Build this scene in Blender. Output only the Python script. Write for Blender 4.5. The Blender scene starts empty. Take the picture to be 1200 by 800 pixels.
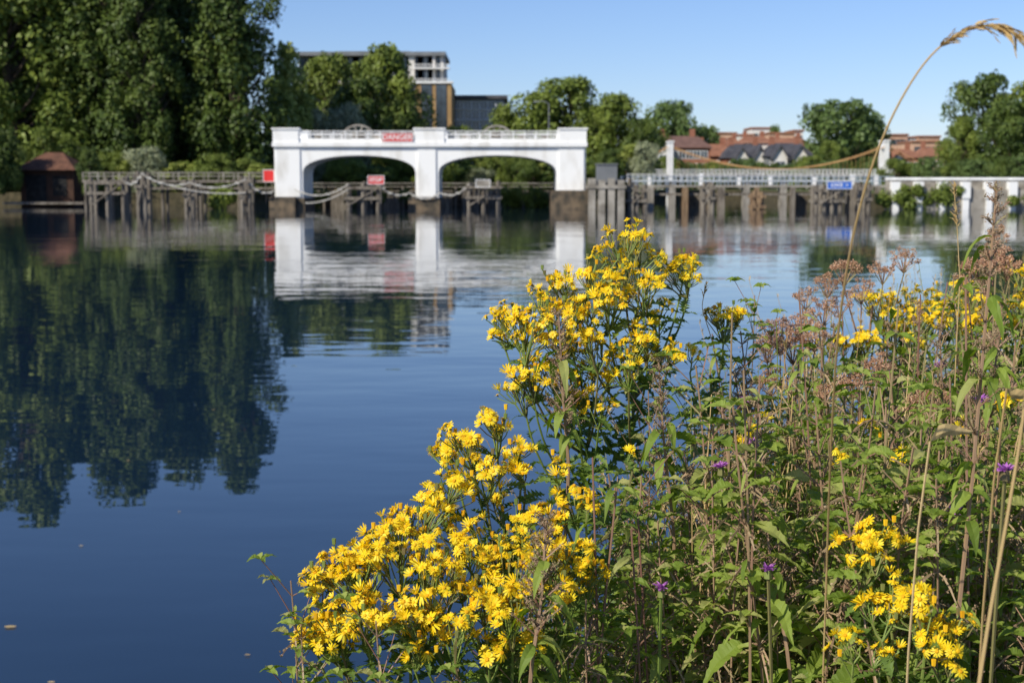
import bpy, math, numpy as np
from mathutils import Vector
PI=math.pi
# ------------------------------------------------------------------ camera maths
F=1667.0; CAMZ=2.0; A=math.atan(183/F)
def W(px,py,Y):
    x=(px-600)/F; y=(400-py)/F
    dy=math.cos(A)+y*math.sin(A); dz=-math.sin(A)+y*math.cos(A)
    s=Y/dy
    return np.array([x*s,Y,CAMZ+dz*s])
def X(px,Y): return W(px,217,Y)[0]
def Z(py,Y): return W(600,py,Y)[2]
# ------------------------------------------------------------------ mesh builder
class MB:
    def __init__(s): s.v=[];s.f=[];s.m=[];s.n=0
    def add(s,v,f,mat=0):
        v=np.asarray(v,dtype=float)
        if isinstance(f,np.ndarray): f=(f+s.n).tolist()
        else: f=[[i+s.n for i in q] for q in f]
        s.v.append(v); s.f+=f; s.m+=[mat]*len(f); s.n+=len(v)
    def box(s,x0,x1,y0,y1,z0,z1,mat=0):
        v=[(x0,y0,z0),(x1,y0,z0),(x1,y1,z0),(x0,y1,z0),(x0,y0,z1),(x1,y0,z1),(x1,y1,z1),(x0,y1,z1)]
        s.add(v,[(0,3,2,1),(4,5,6,7),(0,1,5,4),(1,2,6,5),(2,3,7,6),(3,0,4,7)],mat)
    def prism(s,prof,y0,y1,mat=0):
        n=len(prof)
        v=[(a,y0,b) for a,b in prof]+[(a,y1,b) for a,b in prof]
        f=[list(range(n)),list(range(2*n-1,n-1,-1))]+[[i,n+i,n+(i+1)%n,(i+1)%n] for i in range(n)]
        s.add(v,f,mat)
    def tube(s,P,r,sides=5,mat=0):
        P=np.asarray(P,dtype=float); n=len(P)
        r=np.broadcast_to(np.asarray(r,dtype=float),(n,))
        T=np.gradient(P,axis=0); T/=np.linalg.norm(T,axis=1)[:,None]+1e-9
        ref=np.array([0.31,0.95,0.05]) if abs(T[0][2])>0.5 else np.array([0.05,0.1,1.0])
        B=np.cross(T,ref); B/=np.linalg.norm(B,axis=1)[:,None]+1e-9
        N=np.cross(B,T)
        a=np.arange(sides)*2*PI/sides
        v=P[:,None,:]+r[:,None,None]*(np.cos(a)[None,:,None]*B[:,None,:]+np.sin(a)[None,:,None]*N[:,None,:])
        f=[]
        for i in range(n-1):
            for j in range(sides):
                k=(j+1)%sides
                f.append((i*sides+j,i*sides+k,(i+1)*sides+k,(i+1)*sides+j))
        f.append(tuple(range((n-1)*sides,n*sides)))
        f.append(tuple(range(sides-1,-1,-1)))
        s.add(v.reshape(-1,3),f,mat)
    def cards(s,P,N,sz,rng,mat=0,asp=0.6):
        n=len(P)
        R=rng.normal(size=(n,3)); N=N/(np.linalg.norm(N,axis=1)[:,None]+1e-9)
        T=np.cross(N,R); T/=np.linalg.norm(T,axis=1)[:,None]+1e-9
        B=np.cross(N,T); sz=np.broadcast_to(sz,(n,))[:,None]
        v=np.stack([P-T*sz,P-B*sz*asp,P+T*sz,P+B*sz*asp],axis=1).reshape(-1,3)
        s.add(v,np.arange(4*n).reshape(n,4),mat)
    def mesh(s,name,mats,smooth=False):
        me=bpy.data.meshes.new(name)
        me.from_pydata(np.concatenate(s.v).tolist(),[],s.f)
        for m in mats: me.materials.append(m)
        me.polygons.foreach_set('material_index',s.m)
        if smooth: me.polygons.foreach_set('use_smooth',[True]*len(s.f))
        me.update(); return me
    def obj(s,name,mats,parent=None,smooth=False):
        return mkobj(name,s.mesh(name,mats,smooth),parent)
def mkobj(name,data,parent=None,loc=(0,0,0)):
    o=bpy.data.objects.new(name,data); o.location=loc
    bpy.context.scene.collection.objects.link(o)
    if parent: o.parent=parent
    return o
def empty(name,loc=(0,0,0)): return mkobj(name,None,None,loc)
class Group:
    def __init__(s,name): s.name=name; s.p={}
    def part(s,n,mat):
        if n not in s.p: s.p[n]=(MB(),mat)
        return s.p[n][0]
    def done(s):
        e=empty(s.name)
        for n,(mb,mat) in s.p.items():
            if mb.n: mb.obj(n,[mat],e)
        return e
# ------------------------------------------------------------------ materials
def newmat(name):
    m=bpy.data.materials.new(name); m.use_nodes=True
    nt=m.node_tree; b=nt.nodes['Principled BSDF']; return m,nt,b
def surf(name,c1,c2,scale=1.0,rough=0.8,detail=6,bump=0.0,stretch=None,spec=0.3,metal=0.0,lo=0.35,hi=0.65):
    m,nt,b=newmat(name)
    tc=nt.nodes.new('ShaderNodeTexCoord'); n=nt.nodes.new('ShaderNodeTexNoise')
    n.inputs['Scale'].default_value=scale; n.inputs['Detail'].default_value=detail
    if stretch:
        mp=nt.nodes.new('ShaderNodeMapping'); mp.inputs['Scale'].default_value=stretch
        nt.links.new(tc.outputs['Object'],mp.inputs[0]); nt.links.new(mp.outputs[0],n.inputs['Vector'])
    else: nt.links.new(tc.outputs['Object'],n.inputs['Vector'])
    r=nt.nodes.new('ShaderNodeValToRGB')
    r.color_ramp.elements[0].position=lo; r.color_ramp.elements[1].position=hi
    r.color_ramp.elements[0].color=(*c1,1); r.color_ramp.elements[1].color=(*c2,1)
    nt.links.new(n.outputs['Fac'],r.inputs[0]); nt.links.new(r.outputs[0],b.inputs['Base Color'])
    b.inputs['Roughness'].default_value=rough; b.inputs['Specular IOR Level'].default_value=spec
    b.inputs['Metallic'].default_value=metal
    if bump:
        bp=nt.nodes.new('ShaderNodeBump'); bp.inputs['Strength'].default_value=bump; bp.inputs['Distance'].default_value=0.05
        nt.links.new(n.outputs['Fac'],bp.inputs['Height']); nt.links.new(bp.outputs[0],b.inputs['Normal'])
    return m
def leafmat(name,cols,transl=0.35,rough=0.55,noise=None):
    m,nt,b=newmat(name)
    g=nt.nodes.new('ShaderNodeNewGeometry'); r=nt.nodes.new('ShaderNodeValToRGB')
    cr=r.color_ramp
    while len(cr.elements)<len(cols): cr.elements.new(0.5)
    for i,c in enumerate(cols):
        cr.elements[i].position=i/(len(cols)-1); cr.elements[i].color=(*c,1)
    src=g.outputs['Random Per Island']
    if noise:
        tc=nt.nodes.new('ShaderNodeTexCoord'); n=nt.nodes.new('ShaderNodeTexNoise')
        n.inputs['Scale'].default_value=noise; n.inputs['Detail'].default_value=2
        nt.links.new(tc.outputs['Object'],n.inputs['Vector'])
        mx=nt.nodes.new('ShaderNodeMath'); mx.operation='MULTIPLY_ADD'
        mx.inputs[1].default_value=0.45
        nt.links.new(src,mx.inputs[0])
        m2=nt.nodes.new('ShaderNodeMath'); m2.operation='MULTIPLY_ADD'; m2.inputs[1].default_value=1.6; m2.inputs[2].default_value=-0.5
        nt.links.new(n.outputs['Fac'],m2.inputs[0]); nt.links.new(m2.outputs[0],mx.inputs[2])
        src=mx.outputs[0]
    nt.links.new(src,r.inputs[0]); nt.links.new(r.outputs[0],b.inputs['Base Color'])
    b.inputs['Roughness'].default_value=rough; b.inputs['Specular IOR Level'].default_value=0.3
    if transl<=0: return m
    t=nt.nodes.new('ShaderNodeBsdfTranslucent'); hs=nt.nodes.new('ShaderNodeHueSaturation')
    hs.inputs['Saturation'].default_value=1.15; hs.inputs['Value'].default_value=1.3
    nt.links.new(r.outputs[0],hs.inputs['Color']); nt.links.new(hs.outputs[0],t.inputs[0])
    mix=nt.nodes.new('ShaderNodeMixShader'); mix.inputs[0].default_value=transl
    nt.links.new(b.outputs[0],mix.inputs[1]); nt.links.new(t.outputs[0],mix.inputs[2])
    nt.links.new(mix.outputs[0],nt.nodes['Material Output'].inputs[0])
    return m
WHITE=surf('white_painted_concrete',(0.62,0.60,0.55),(0.85,0.85,0.83),0.8,0.7,8,stretch=(1,1,0.35),lo=0.27,hi=0.50)
WHITEM=surf('white_metal',(0.7,0.7,0.68),(0.8,0.8,0.8),2,0.5)
CONC=surf('weathered_concrete',(0.20,0.18,0.15),(0.40,0.37,0.32),1.2,0.9,8)
DCONC=surf('wet_concrete',(0.05,0.045,0.035),(0.19,0.14,0.09),1.5,0.8,8)
TIMBER=surf('grey_timber',(0.08,0.065,0.05),(0.26,0.23,0.19),2.5,0.85,6,stretch=(3,3,0.4))
RUST=surf('stained_timber',(0.12,0.075,0.045),(0.32,0.22,0.13),2.0,0.85,6,stretch=(3,3,0.4))
ROPE=surf('pale_rope',(0.40,0.38,0.34),(0.55,0.53,0.48),3,0.9)
RED=surf('red_paint',(0.60,0.03,0.03),(0.68,0.04,0.035),3,0.5)
BLUE=surf('blue_paint',(0.02,0.12,0.5),(0.03,0.15,0.6),3,0.5)
BLUEM=surf('blue_grey_metal',(0.24,0.30,0.38),(0.36,0.42,0.48),2,0.5)
ORANGE=surf('orange_cable',(0.55,0.30,0.12),(0.65,0.38,0.17),2,0.6)
BRICK=surf('red_brick',(0.24,0.10,0.06),(0.34,0.15,0.095),3,0.9)
DBRICK=surf('dark_boards',(0.035,0.020,0.014),(0.085,0.045,0.03),3,0.9,stretch=(4,4,.4))
GBRICK=surf('buff_brick',(0.32,0.20,0.09),(0.40,0.26,0.12),0.6,0.9)
ROOFR=surf('clay_tiles',(0.09,0.045,0.03),(0.17,0.08,0.05),2,0.9)
ROOFT=surf('terracotta_tiles',(0.22,0.10,0.06),(0.32,0.15,0.09),1,0.9)
SLATE=surf('slate_roof',(0.05,0.05,0.06),(0.09,0.09,0.10),1,0.7)
GREYC=surf('grey_cladding',(0.15,0.16,0.17),(0.21,0.22,0.23),0.5,0.6)
RENDERW=surf('pale_render',(0.6,0.57,0.52),(0.72,0.7,0.66),0.5,0.85)
TERRA=surf('terracotta_render',(0.50,0.30,0.20),(0.60,0.39,0.27),0.5,0.85)
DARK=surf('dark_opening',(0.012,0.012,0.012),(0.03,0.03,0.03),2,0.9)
GLASS=surf('window_glass',(0.03,0.04,0.05),(0.08,0.10,0.12),0.5,0.12,spec=0.7)
BARK=surf('bark',(0.04,0.03,0.02),(0.11,0.085,0.06),4,0.95,stretch=(3,3,0.5))
T_DARK=leafmat('poplar_leaves',[(0.026,0.050,0.010),(0.072,0.112,0.019),(0.145,0.19,0.032)],0,noise=0.22)
T_MID=leafmat('broad_leaves',[(0.062,0.098,0.015),(0.125,0.17,0.026),(0.21,0.26,0.043)],0,noise=0.3)
T_LIGHT=leafmat('light_leaves',[(0.15,0.20,0.035),(0.25,0.30,0.055),(0.36,0.38,0.10)],0,noise=0.4)
T_GREY=leafmat('willow_leaves',[(0.17,0.20,0.10),(0.26,0.29,0.16),(0.33,0.35,0.21)],0,noise=0.4)
T_FAR=leafmat('hazed_far_leaves',[(0.060,0.098,0.030),(0.10,0.155,0.038),(0.165,0.22,0.06)],0,noise=0.15)  # distance haze put into the leaf colour: slightly paler and bluer
GRASS=surf('rough_grass',(0.06,0.09,0.02),(0.15,0.16,0.04),0.3,0.95)
EARTH=surf('bank_earth',(0.05,0.045,0.025),(0.11,0.09,0.05),2.5,0.95,bump=0.6)
# foreground
PETAL=leafmat('ragwort_petals',[(0.88,0.58,0.006),(0.94,0.70,0.014),(0.95,0.78,0.05)],0.3,0.5)
DISC=leafmat('ragwort_discs',[(0.72,0.36,0.006),(0.84,0.48,0.01),(0.88,0.56,0.015)],0.1,0.8)
RSTEM=leafmat('ragwort_stems',[(0.12,0.18,0.035),(0.20,0.26,0.06),(0.18,0.14,0.06)],0)
RLEAF=leafmat('ragwort_leaves',[(0.09,0.155,0.030),(0.15,0.23,0.045),(0.22,0.31,0.06)],0.42)
NLEAF=leafmat('nettle_leaves',[(0.15,0.22,0.030),(0.21,0.30,0.045),(0.28,0.37,0.06),(0.35,0.42,0.09),(0.44,0.43,0.16)],0.45)
NSTEM=leafmat('nettle_stems',[(0.20,0.10,0.07),(0.30,0.18,0.12),(0.27,0.25,0.10)],0)
CATK=leafmat('nettle_seeds',[(0.22,0.17,0.09),(0.33,0.24,0.14),(0.34,0.22,0.14)],0)
FLUFF=leafmat('agrimony_fluff',[(0.38,0.20,0.11),(0.55,0.33,0.21),(0.66,0.46,0.31)],0.3,0.9)
STRAW=leafmat('dry_grass',[(0.42,0.29,0.12),(0.60,0.44,0.20),(0.70,0.55,0.29)],0.3,0.7)
GBLADE=leafmat('green_blades',[(0.15,0.22,0.035),(0.26,0.33,0.06),(0.44,0.41,0.14)],0.4)
PURPLE=leafmat('purple_petals',[(0.36,0.10,0.42),(0.50,0.18,0.56),(0.6,0.25,0.58)],0.3)
# ------------------------------------------------------------------ world & sun
sd=np.array([-0.68,-0.62,0.68]); sd/=np.linalg.norm(sd)
el=math.asin(sd[2]); rot=math.atan2(sd[0],sd[1])
w=bpy.data.worlds.new('World'); bpy.context.scene.world=w; w.use_nodes=True
nt=w.node_tree; bg=nt.nodes['Background']; sky=nt.nodes.new('ShaderNodeTexSky')
sky.sky_type='NISHITA'; sky.sun_disc=False; sky.sun_elevation=el; sky.sun_rotation=rot
sky.air_density=1.0; sky.dust_density=0.15; sky.ozone_density=6.0
tint=nt.nodes.new('ShaderNodeMix'); tint.data_type='RGBA'; tint.blend_type='MULTIPLY'; tint.inputs[0].default_value=1.0
tint.inputs[7].default_value=(0.98,0.96,1.11,1)
nt.links.new(sky.outputs[0],tint.inputs[6]); nt.links.new(tint.outputs[2],bg.inputs[0]); bg.inputs[1].default_value=0.115
L=bpy.data.lights.new('sun','SUN'); L.energy=5.0; L.angle=math.radians(0.5); L.color=(1.0,0.93,0.79)
lo=mkobj('sun',L); lo.rotation_euler=Vector(sd).to_track_quat('Z','Y').to_euler()
sc=bpy.context.scene; sc.view_settings.view_transform='Standard'; sc.view_settings.look='None'; sc.view_settings.exposure=0
cd=bpy.data.cameras.new('camera'); cam=mkobj('camera',cd,None,(0,0,CAMZ)); sc.camera=cam
cam.rotation_euler=(PI/2-A,0,0); cd.lens=50.0; cd.sensor_width=36; cd.clip_end=6000; cd.clip_start=0.05
cd.dof.use_dof=True; cd.dof.focus_distance=1.65; cd.dof.aperture_fstop=13.5
# ------------------------------------------------------------------ water
m,nt,b=newmat('river_water')
b.inputs['Base Color'].default_value=(0.008,0.022,0.044,1); b.inputs['Roughness'].default_value=0.0
b.inputs['IOR'].default_value=1.48
tc=nt.nodes.new('ShaderNodeTexCoord')
def nz(scale,st,det):
    mp=nt.nodes.new('ShaderNodeMapping'); mp.inputs['Scale'].default_value=st
    n=nt.nodes.new('ShaderNodeTexNoise'); n.inputs['Scale'].default_value=scale; n.inputs['Detail'].default_value=det
    nt.links.new(tc.outputs['Object'],mp.inputs[0]); nt.links.new(mp.outputs[0],n.inputs['Vector']); return n
n1=nz(1.5,(0.5,1,1),2.0); n2=nz(0.28,(0.5,1,1),2); n3=nz(0.05,(1,1,1),1)
a0=nt.nodes.new('ShaderNodeMath'); a0.operation='MULTIPLY'; a0.inputs[1].default_value=0.85
nt.links.new(n1.outputs['Fac'],a0.inputs[0])
a1=nt.nodes.new('ShaderNodeMath'); a1.operation='MULTIPLY_ADD'; a1.inputs[1].default_value=2.2
nt.links.new(n2.outputs['Fac'],a1.inputs[0]); nt.links.new(a0.outputs[0],a1.inputs[2])
mr=nt.nodes.new('ShaderNodeMapRange'); mr.inputs['From Min'].default_value=0.38; mr.inputs['From Max'].default_value=0.62
mr.inputs['To Min'].default_value=0.3; mr.inputs['To Max'].default_value=1.0
nt.links.new(n3.outputs['Fac'],mr.inputs['Value'])
bp=nt.nodes.new('ShaderNodeBump'); bp.inputs['Distance'].default_value=0.0115
nt.links.new(mr.outputs[0],bp.inputs['Strength'])
nt.links.new(a1.outputs[0],bp.inputs['Height']); nt.links.new(bp.outputs[0],b.inputs['Normal'])
mb=MB(); mb.add([(-900,-60,0),(900,-60,0),(900,420,0),(-900,420,0)],[(0,1,2,3)]); mb.obj('river_water',[m])
mb=MB(); mb.add([(-900,-60,-3),(900,-60,-3),(900,420,-3),(-900,420,-3)],[(0,1,2,3)]); mb.obj('river_bed',[EARTH])
# ------------------------------------------------------------------ far ground
G=1.3
edge=[(-900,138),(-60,138),(-26,140),(-22,150),(-10,154),(8,156),(12,176),(14,202),(33,203),(33.5,160),(31,122),(60,121),(900,118)]
pts=edge+[(4000,118),(4000,5000),(-4000,5000),(-4000,138)]
mb=MB(); n=len(pts); mb.add([(a,c,G) for a,c in pts],[list(range(n))],0)
for (a,c),(d,e) in zip(edge[:-1],edge[1:]):
    mb.add([(a,c,G),(d,e,G),(d,e-.3,-1.5),(a,c-.3,-1.5)],[(0,3,2,1)],1)
mb.obj('ground',[GRASS,EARTH])
# ------------------------------------------------------------------ trees
def tree_mesh(name,seed,H,R,th,prof,nl,leaf,lm,nlobe=40,flat=0.85,lr=(0.22,0.42)):
    rng=np.random.default_rng(seed); mb=MB()
    k=8; P=np.zeros((k,3)); P[:,2]=np.linspace(0,H*0.88,k); P[1:,:2]=rng.normal(0,R*0.03,(k-1,2)).cumsum(axis=0)
    mb.tube(P,np.linspace(H*0.022+0.08,0.04,k),8,0)
    ml=(lr[0]+lr[1])/2
    for i in range(nlobe):
        t=(i+rng.random())/nlobe; h=th+(H-th)*t
        pr=R*prof(t); a=rng.random()*2*PI; rr=pr*math.sqrt(rng.random())*0.88
        r=R*rng.uniform(*lr)*(0.55+0.45*min(1,prof(t)))
        c=np.array([rr*math.cos(a),rr*math.sin(a),min(h,H-r*0.7)])
        bz=max(th*0.5,c[2]-rr*0.9-0.4); st=np.array([np.interp(bz,P[:,2],P[:,0]),np.interp(bz,P[:,2],P[:,1]),bz])
        mid=(st+c)/2+np.array([0,0,-rr*0.1])
        mb.tube([st,mid,c],[H*0.006+0.03,H*0.004+.02,0.02],4,0)
        kk=int(nl/nlobe*(r/R/ml)**1.6)+5
        d=rng.normal(size=(kk,3)); d[:,2]+=0.25; d/=np.linalg.norm(d,axis=1)[:,None]
        q=rng.normal(size=(9,3)); q/=np.linalg.norm(q,axis=1)[:,None]
        bump=np.max(d@q.T,axis=1)
        rad=r*(0.5+0.6*bump**3)*(0.70+0.40*rng.random(kk)**0.7)
        Pn=c+d*rad[:,None]*np.array([1,1,flat])
        mb.cards(Pn,d+rng.normal(0,0.6,(kk,3))+np.array([0,0,0.25]),leaf*rng.uniform(0.6,1.3,kk),rng,1)
    return mb.mesh(name,[BARK,lm])
col=lambda t: min(1,(t*5+0.55))*(1-max(0,t-0.5)/0.5*0.6)
rnd=lambda t: max(0.15,math.sin(PI*min(1,0.12+t*0.86)))**0.55
pop=[tree_mesh('poplar_mesh',s,32,6.3,0.5,col,34000,0.27,T_DARK,170,1.25,(0.14,0.34)) for s in (1,2,3)]
popLit=tree_mesh('poplar_sunlit_mesh',8,30,6.3,0.5,col,32000,0.27,T_MID,160,1.2,(0.14,0.34))  # left poplars: sunlit tone put into paler leaves; shaded right stays dark
rt=[tree_mesh('broad_tree_mesh',s,12,6.0,1.2,rnd,17000,0.21,T_MID,60,.85,(.17,.36)) for s in (11,12)]
rdk=tree_mesh('dark_broad_tree_mesh',14,12,6.0,1.0,rnd,17000,0.21,T_DARK,60,.85,(.17,.36))
rlt=tree_mesh('light_tree_mesh',15,9,3.2,0.5,rnd,9000,0.18,T_LIGHT,34)
rgy=tree_mesh('willow_mesh',16,6,4.0,0.3,rnd,8000,0.16,T_GREY,32)
rfa=[tree_mesh('far_tree_mesh',s,12,7,0.8,rnd,12000,0.30,T_FAR,50,.85,(.18,.38)) for s in (17,18)]
rg=np.random.default_rng(5)
def place(name,me,px,top,Y,wpx=None,meH=12,meR=6,parent=None,x=None):
    H=(Z(top,Y)-G); sz=H/meH
    sx=(wpx/F*Y/2)/(meR*0.9) if wpx else sz
    o=mkobj(name,me,parent,(X(px,Y) if x is None else x,Y,G-0.2)); o.scale=(sx,sx,sz*1.04); o.rotation_euler=(0,0,rg.random()*6.28)
    return o
for px,top,Y,mi,s in [(278,-95,150,0,.88),(205,-85,158,2,1),(135,-110,150,2,1.05),(80,-90,154,3,1),(25,-165,150,3,1.05),(-40,-160,152,3,1.1),(-110,-130,150,0,1),(246,-70,168,2,1.0),(120,-80,172,0,1.1),(50,-100,166,3,1.0),(172,-60,147,1,.7)]:
    me=popLit if mi==3 else pop[mi]; H=Z(top,Y)-G
    o=mkobj('poplar_tree',me,None,(X(px,Y),Y,G-0.2)); k=H/31.; o.scale=(s*0.95,s*0.95,k); o.rotation_euler=(0,0,rg.random()*6.28)
place('lime_tree',rlt,338,55,166,54,9,3.2); place('lime_tree',rlt,328,95,158,44,9,3.2); place('lime_tree',rlt,352,110,168,44,9,3.2)
place('oak_tree',rt[0],388,70,190,90); place('oak_tree',rt[1],448,60,185,108); place('oak_tree',rdk,425,95,180,90); place('oak_tree',rt[1],352,120,180,70); place('oak_tree',rdk,475,108,182,50)
place('willow_tree',rgy,410,124,174,56,6,4); place('willow_tree',rgy,366,128,172,54,6,4)
place('oak_tree',rt[1],592,126,200,60); place('oak_tree',rt[0],535,150,190,80)
place('oak_tree',rt[0],660,96,200,130); place('oak_tree',rt[1],722,114,195,100); place('oak_tree',rt[1],640,120,210,70); place('oak_tree',rt[0],690,125,198,70); place('oak_tree',rdk,750,140,190,50)
place('plane_tree',rfa[0],788,122,290,66,12,7); place('plane_tree',rfa[1],822,150,300,50,12,7)
place('plane_tree',rfa[0],983,121,280,98,12,7); place('plane_tree',rfa[1],1010,135,290,60,12,7); place('plane_tree',rt[0],972,166,240,40)
place('chestnut_tree',rdk,1150,90,175,92); place('chestnut_tree',rt[0],1205,98,180,100); place('chestnut_tree',rdk,1185,120,165,80); place('chestnut_tree',rt[1],1125,140,172,50)
place('plane_tree',rfa[1],908,150,420,24,12,7)
e=empty('distant_trees')
for i in range(60):
    px=-150+i*26+rg.uniform(-8,8); place('tree_clump',rfa[i%2],px,rg.uniform(174,190),rg.uniform(445,520),rg.uniform(50,80),12,7,e)
e=empty('bank_shrubs')
for i in range(34):
    px=130+i*19+rg.uniform(-8,8); Y=rg.uniform(158,172)
    place('shrub',[rt[0],rdk,rlt,rgy,rt[1]][i%5] if i%5!=3 or i%2 else rt[1],px,rg.uniform(160,196) if px<760 else 200,Y,rg.uniform(32,60),9 if i%5==2 else (6 if i%5==3 and i%2 else 12),6 if i%5!=2 else 4,e)
for i in range(16):
    place('shrub',rt[i%2],-60+i*25,rg.uniform(178,200),rg.uniform(142,146),rg.uniform(40,60),12,6,e)
for px,t,wd,me,h_,r_ in [(172,172,60,rgy,6,4),(150,186,40,rlt,9,3.2),(210,190,50,rlt,9,3.2),(300,192,40,rlt,9,3.2),(120,190,40,rt[0],12,6),(255,180,56,rt[1],12,6)]:
    place('shrub',me,px,t,141,wd,h_,r_,e)
for i in range(24):
    place('shrub',[rt[0],rdk,rfa[0]][i%3],780+i*18,rg.uniform(182,198),rg.uniform(212,240) if i<15 else rg.uniform(135,150),rg.uniform(26,46),12,6,e)
# ------------------------------------------------------------------ weir bridge
Y0=120.0; Y1=126.0
bx=lambda p:X(p,Y0); bz=lambda p:Z(p,Y0)
g=Group('weir_bridge')
b=g.part('arched_deck_and_piers',WHITE)
zb=bz(232); zt=bz(172)
def arch(xa,xb,spring,crown,n=18):
    out=[]
    for i in range(n+1):
        t=PI*i/n; cx=(xa+xb)/2; rx=(xb-xa)/2
        out.append((cx+rx*math.cos(t),spring+(crown-spring)*math.sin(t)**0.8))
    return out
pr=[(bx(322),zt),(bx(322),zb),(bx(355),zb)]
pr+=arch(bx(355),bx(487),bz(203),bz(182))[::-1]
pr+=[(bx(487),zb),(bx(514),zb)]
pr+=arch(bx(514),bx(652),bz(203),bz(182))[::-1]
pr+=[(bx(652),zb),(bx(686),zb),(bx(686),zt)]
b.prism(pr,Y0,Y1)
c=g.part('cornice_and_parapet',WHITE)
c.box(bx(320),bx(688),Y0-.3,Y1+.3,zt+.003,bz(167))
for a,d in [(321,351),(486,521),(655,687)]:
    for yy in (Y0-.2,Y1-.5):
        c.box(bx(a),bx(d),yy,yy+.7,bz(167)+.003,bz(152)); c.box(bx(a)-.1,bx(d)+.1,yy-.1,yy+.8,bz(152)+.003,bz(150))
for yy in(Y0-.05,Y1-.2):
    c.box(bx(351)+.01,bx(486)-.01,yy,yy+.25,bz(167)+.003,bz(162.5)); c.box(bx(521)+.01,bx(655)-.01,yy,yy+.25,bz(167)+.003,bz(162.5))
for a,d in [(324,352),(490,511),(655,684)]:
    c.box(bx(a),bx(d),Y0-.12,Y0-.003,zb+.1,zt-.25)
r=g.part('railings',WHITEM)
for a,d in [(351,486),(521,655)]:
    for yy in (Y0+.05,Y1-.1):
        for zz in (154,158): r.tube([(bx(a),yy,bz(zz)),(bx(d),yy,bz(zz))],0.045,6)
        k=int((bx(d)-bx(a))/0.9)
        for i in range(k+1):
            xx=bx(a)+(bx(d)-bx(a))*i/k; r.box(xx-.045,xx+.045,yy-.04,yy+.04,bz(162.5)+.003,bz(153.5))
gr=g.part('gate_lifting_gear',CONC)
for cx,R,top in [(418,18,150),(582,17,149)]:
    x0=bx(cx);rr=R/13.9; zz=bz(164)+.3
    for yy in (Y0+1.6,Y0+2.2):
        gr.tube([(x0+rr*math.cos(t),yy,zz+0.75*rr*math.sin(t)) for t in np.linspace(0,PI,15)],0.08,6)
        for t in np.linspace(0.2,PI-.2,6): gr.tube([(x0,yy,zz),(x0+rr*math.cos(t),yy,zz+0.75*rr*math.sin(t))],0.04,5)
    gr.box(x0-.5,x0+.5,Y0+1.7,Y0+2.1,zz-.3,zz+.4)
    gr.box(x0-rr,x0+rr,Y0+1.55,Y0+2.3,zz-.35,zz-.2)
for px in (371,441,545,612,640): gr.box(bx(px)-.3,bx(px)+.3,Y0+1.4,Y0+2,bz(167),bz(157))
f=g.part('pier_footings',DCONC)
for a,d,t in [(317,347,231),(479,516,232),(646,690,223)]: f.box(bx(a),bx(d),Y0-.8,Y1+.6,-1.5,bz(t))
f.box(bx(347),bx(357),Y0-.2,Y1,-1.5,zb-.003); 
ge=g.done()
def sign(name,px,py,wpx,hpx,Y,mat,text=None,post=True,tsz=None,zbase=0.5):
    e=empty(name); a=MB(); x=X(px,Y); w_=wpx/F*Y/2; z0=Z(py+hpx/2,Y); z1=Z(py-hpx/2,Y)
    a.box(x-w_,x+w_,Y,Y+.06,z0,z1); a.obj('board',[mat],e)
    fr=MB(); t=.05
    for q in [(x-w_-t,x+w_+t,z1,z1+t),(x-w_-t,x+w_+t,z0-t,z0)]: fr.box(q[0],q[1],Y-.02,Y+.05,q[2],q[3])
    fr.box(x-w_-t,x-w_,Y-.02,Y+.05,z0,z1); fr.box(x+w_,x+w_+t,Y-.02,Y+.05,z0,z1); fr.obj('frame',[WHITEM],e)
    if post:
        p=MB()
        for xx in (x-w_*.6,x+w_*.6): p.tube([(xx,Y+.12,zbase),(xx,Y+.12,z1)],.05,6)
        p.obj('posts',[TIMBER],e)
    if text:
        cu=bpy.data.curves.new('lettering','FONT'); cu.body=text; cu.size=tsz or hpx/F*Y*.95; cu.align_x='CENTER'; cu.align_y='CENTER'; cu.extrude=.004
        cu.offset=0.012
        cu.materials.append(WHITEM); o=mkobj('lettering',cu,e,(x,Y-.012,(z0+z1)/2)); o.rotation_euler=(PI/2,0,0)
sign('danger_sign',466,161,35,9.5,Y0-.32,RED,'DANGER',False,.62)
sign('warning_sign',440.5,211,18,9,117.0,RED,'STOP',True,.42,.5)
sign('warning_sign',315,206,12,13,121,RED,None,True,None,.5)
sign('navigation_sign',984,217,28,8,117.0,BLUE,'LOCK  >',True,.38,.5)
sign('notice_board',566,215,16,8,117.4,CONC,None,True,None,.5)
# weir gates behind bridge
g=Group('weir_gates')
wbk=g.part('wall',DCONC); wbk.box(bx(322),X(735,135),131,132.5,-1.5,Z(225,132))
gt=g.part('gate_panels',TIMBER)
for i in range(12):
    xx=bx(335)+i*2.4; gt.box(xx,xx+1.5,130.6,130.97,0,Z(223,132)); gt.box(xx+1.7,xx+1.9,130.4,130.95,-.5,Z(218,132))
rl=g.part('handrail',CONC); rl.tube([(bx(330),131,Z(215,131)),(X(730,131),131,Z(215,131))],.045,6); rl.tube([(bx(330),131,Z(219,131)),(X(730,131),131,Z(219,131))],.045,6)
g.done()
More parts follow.
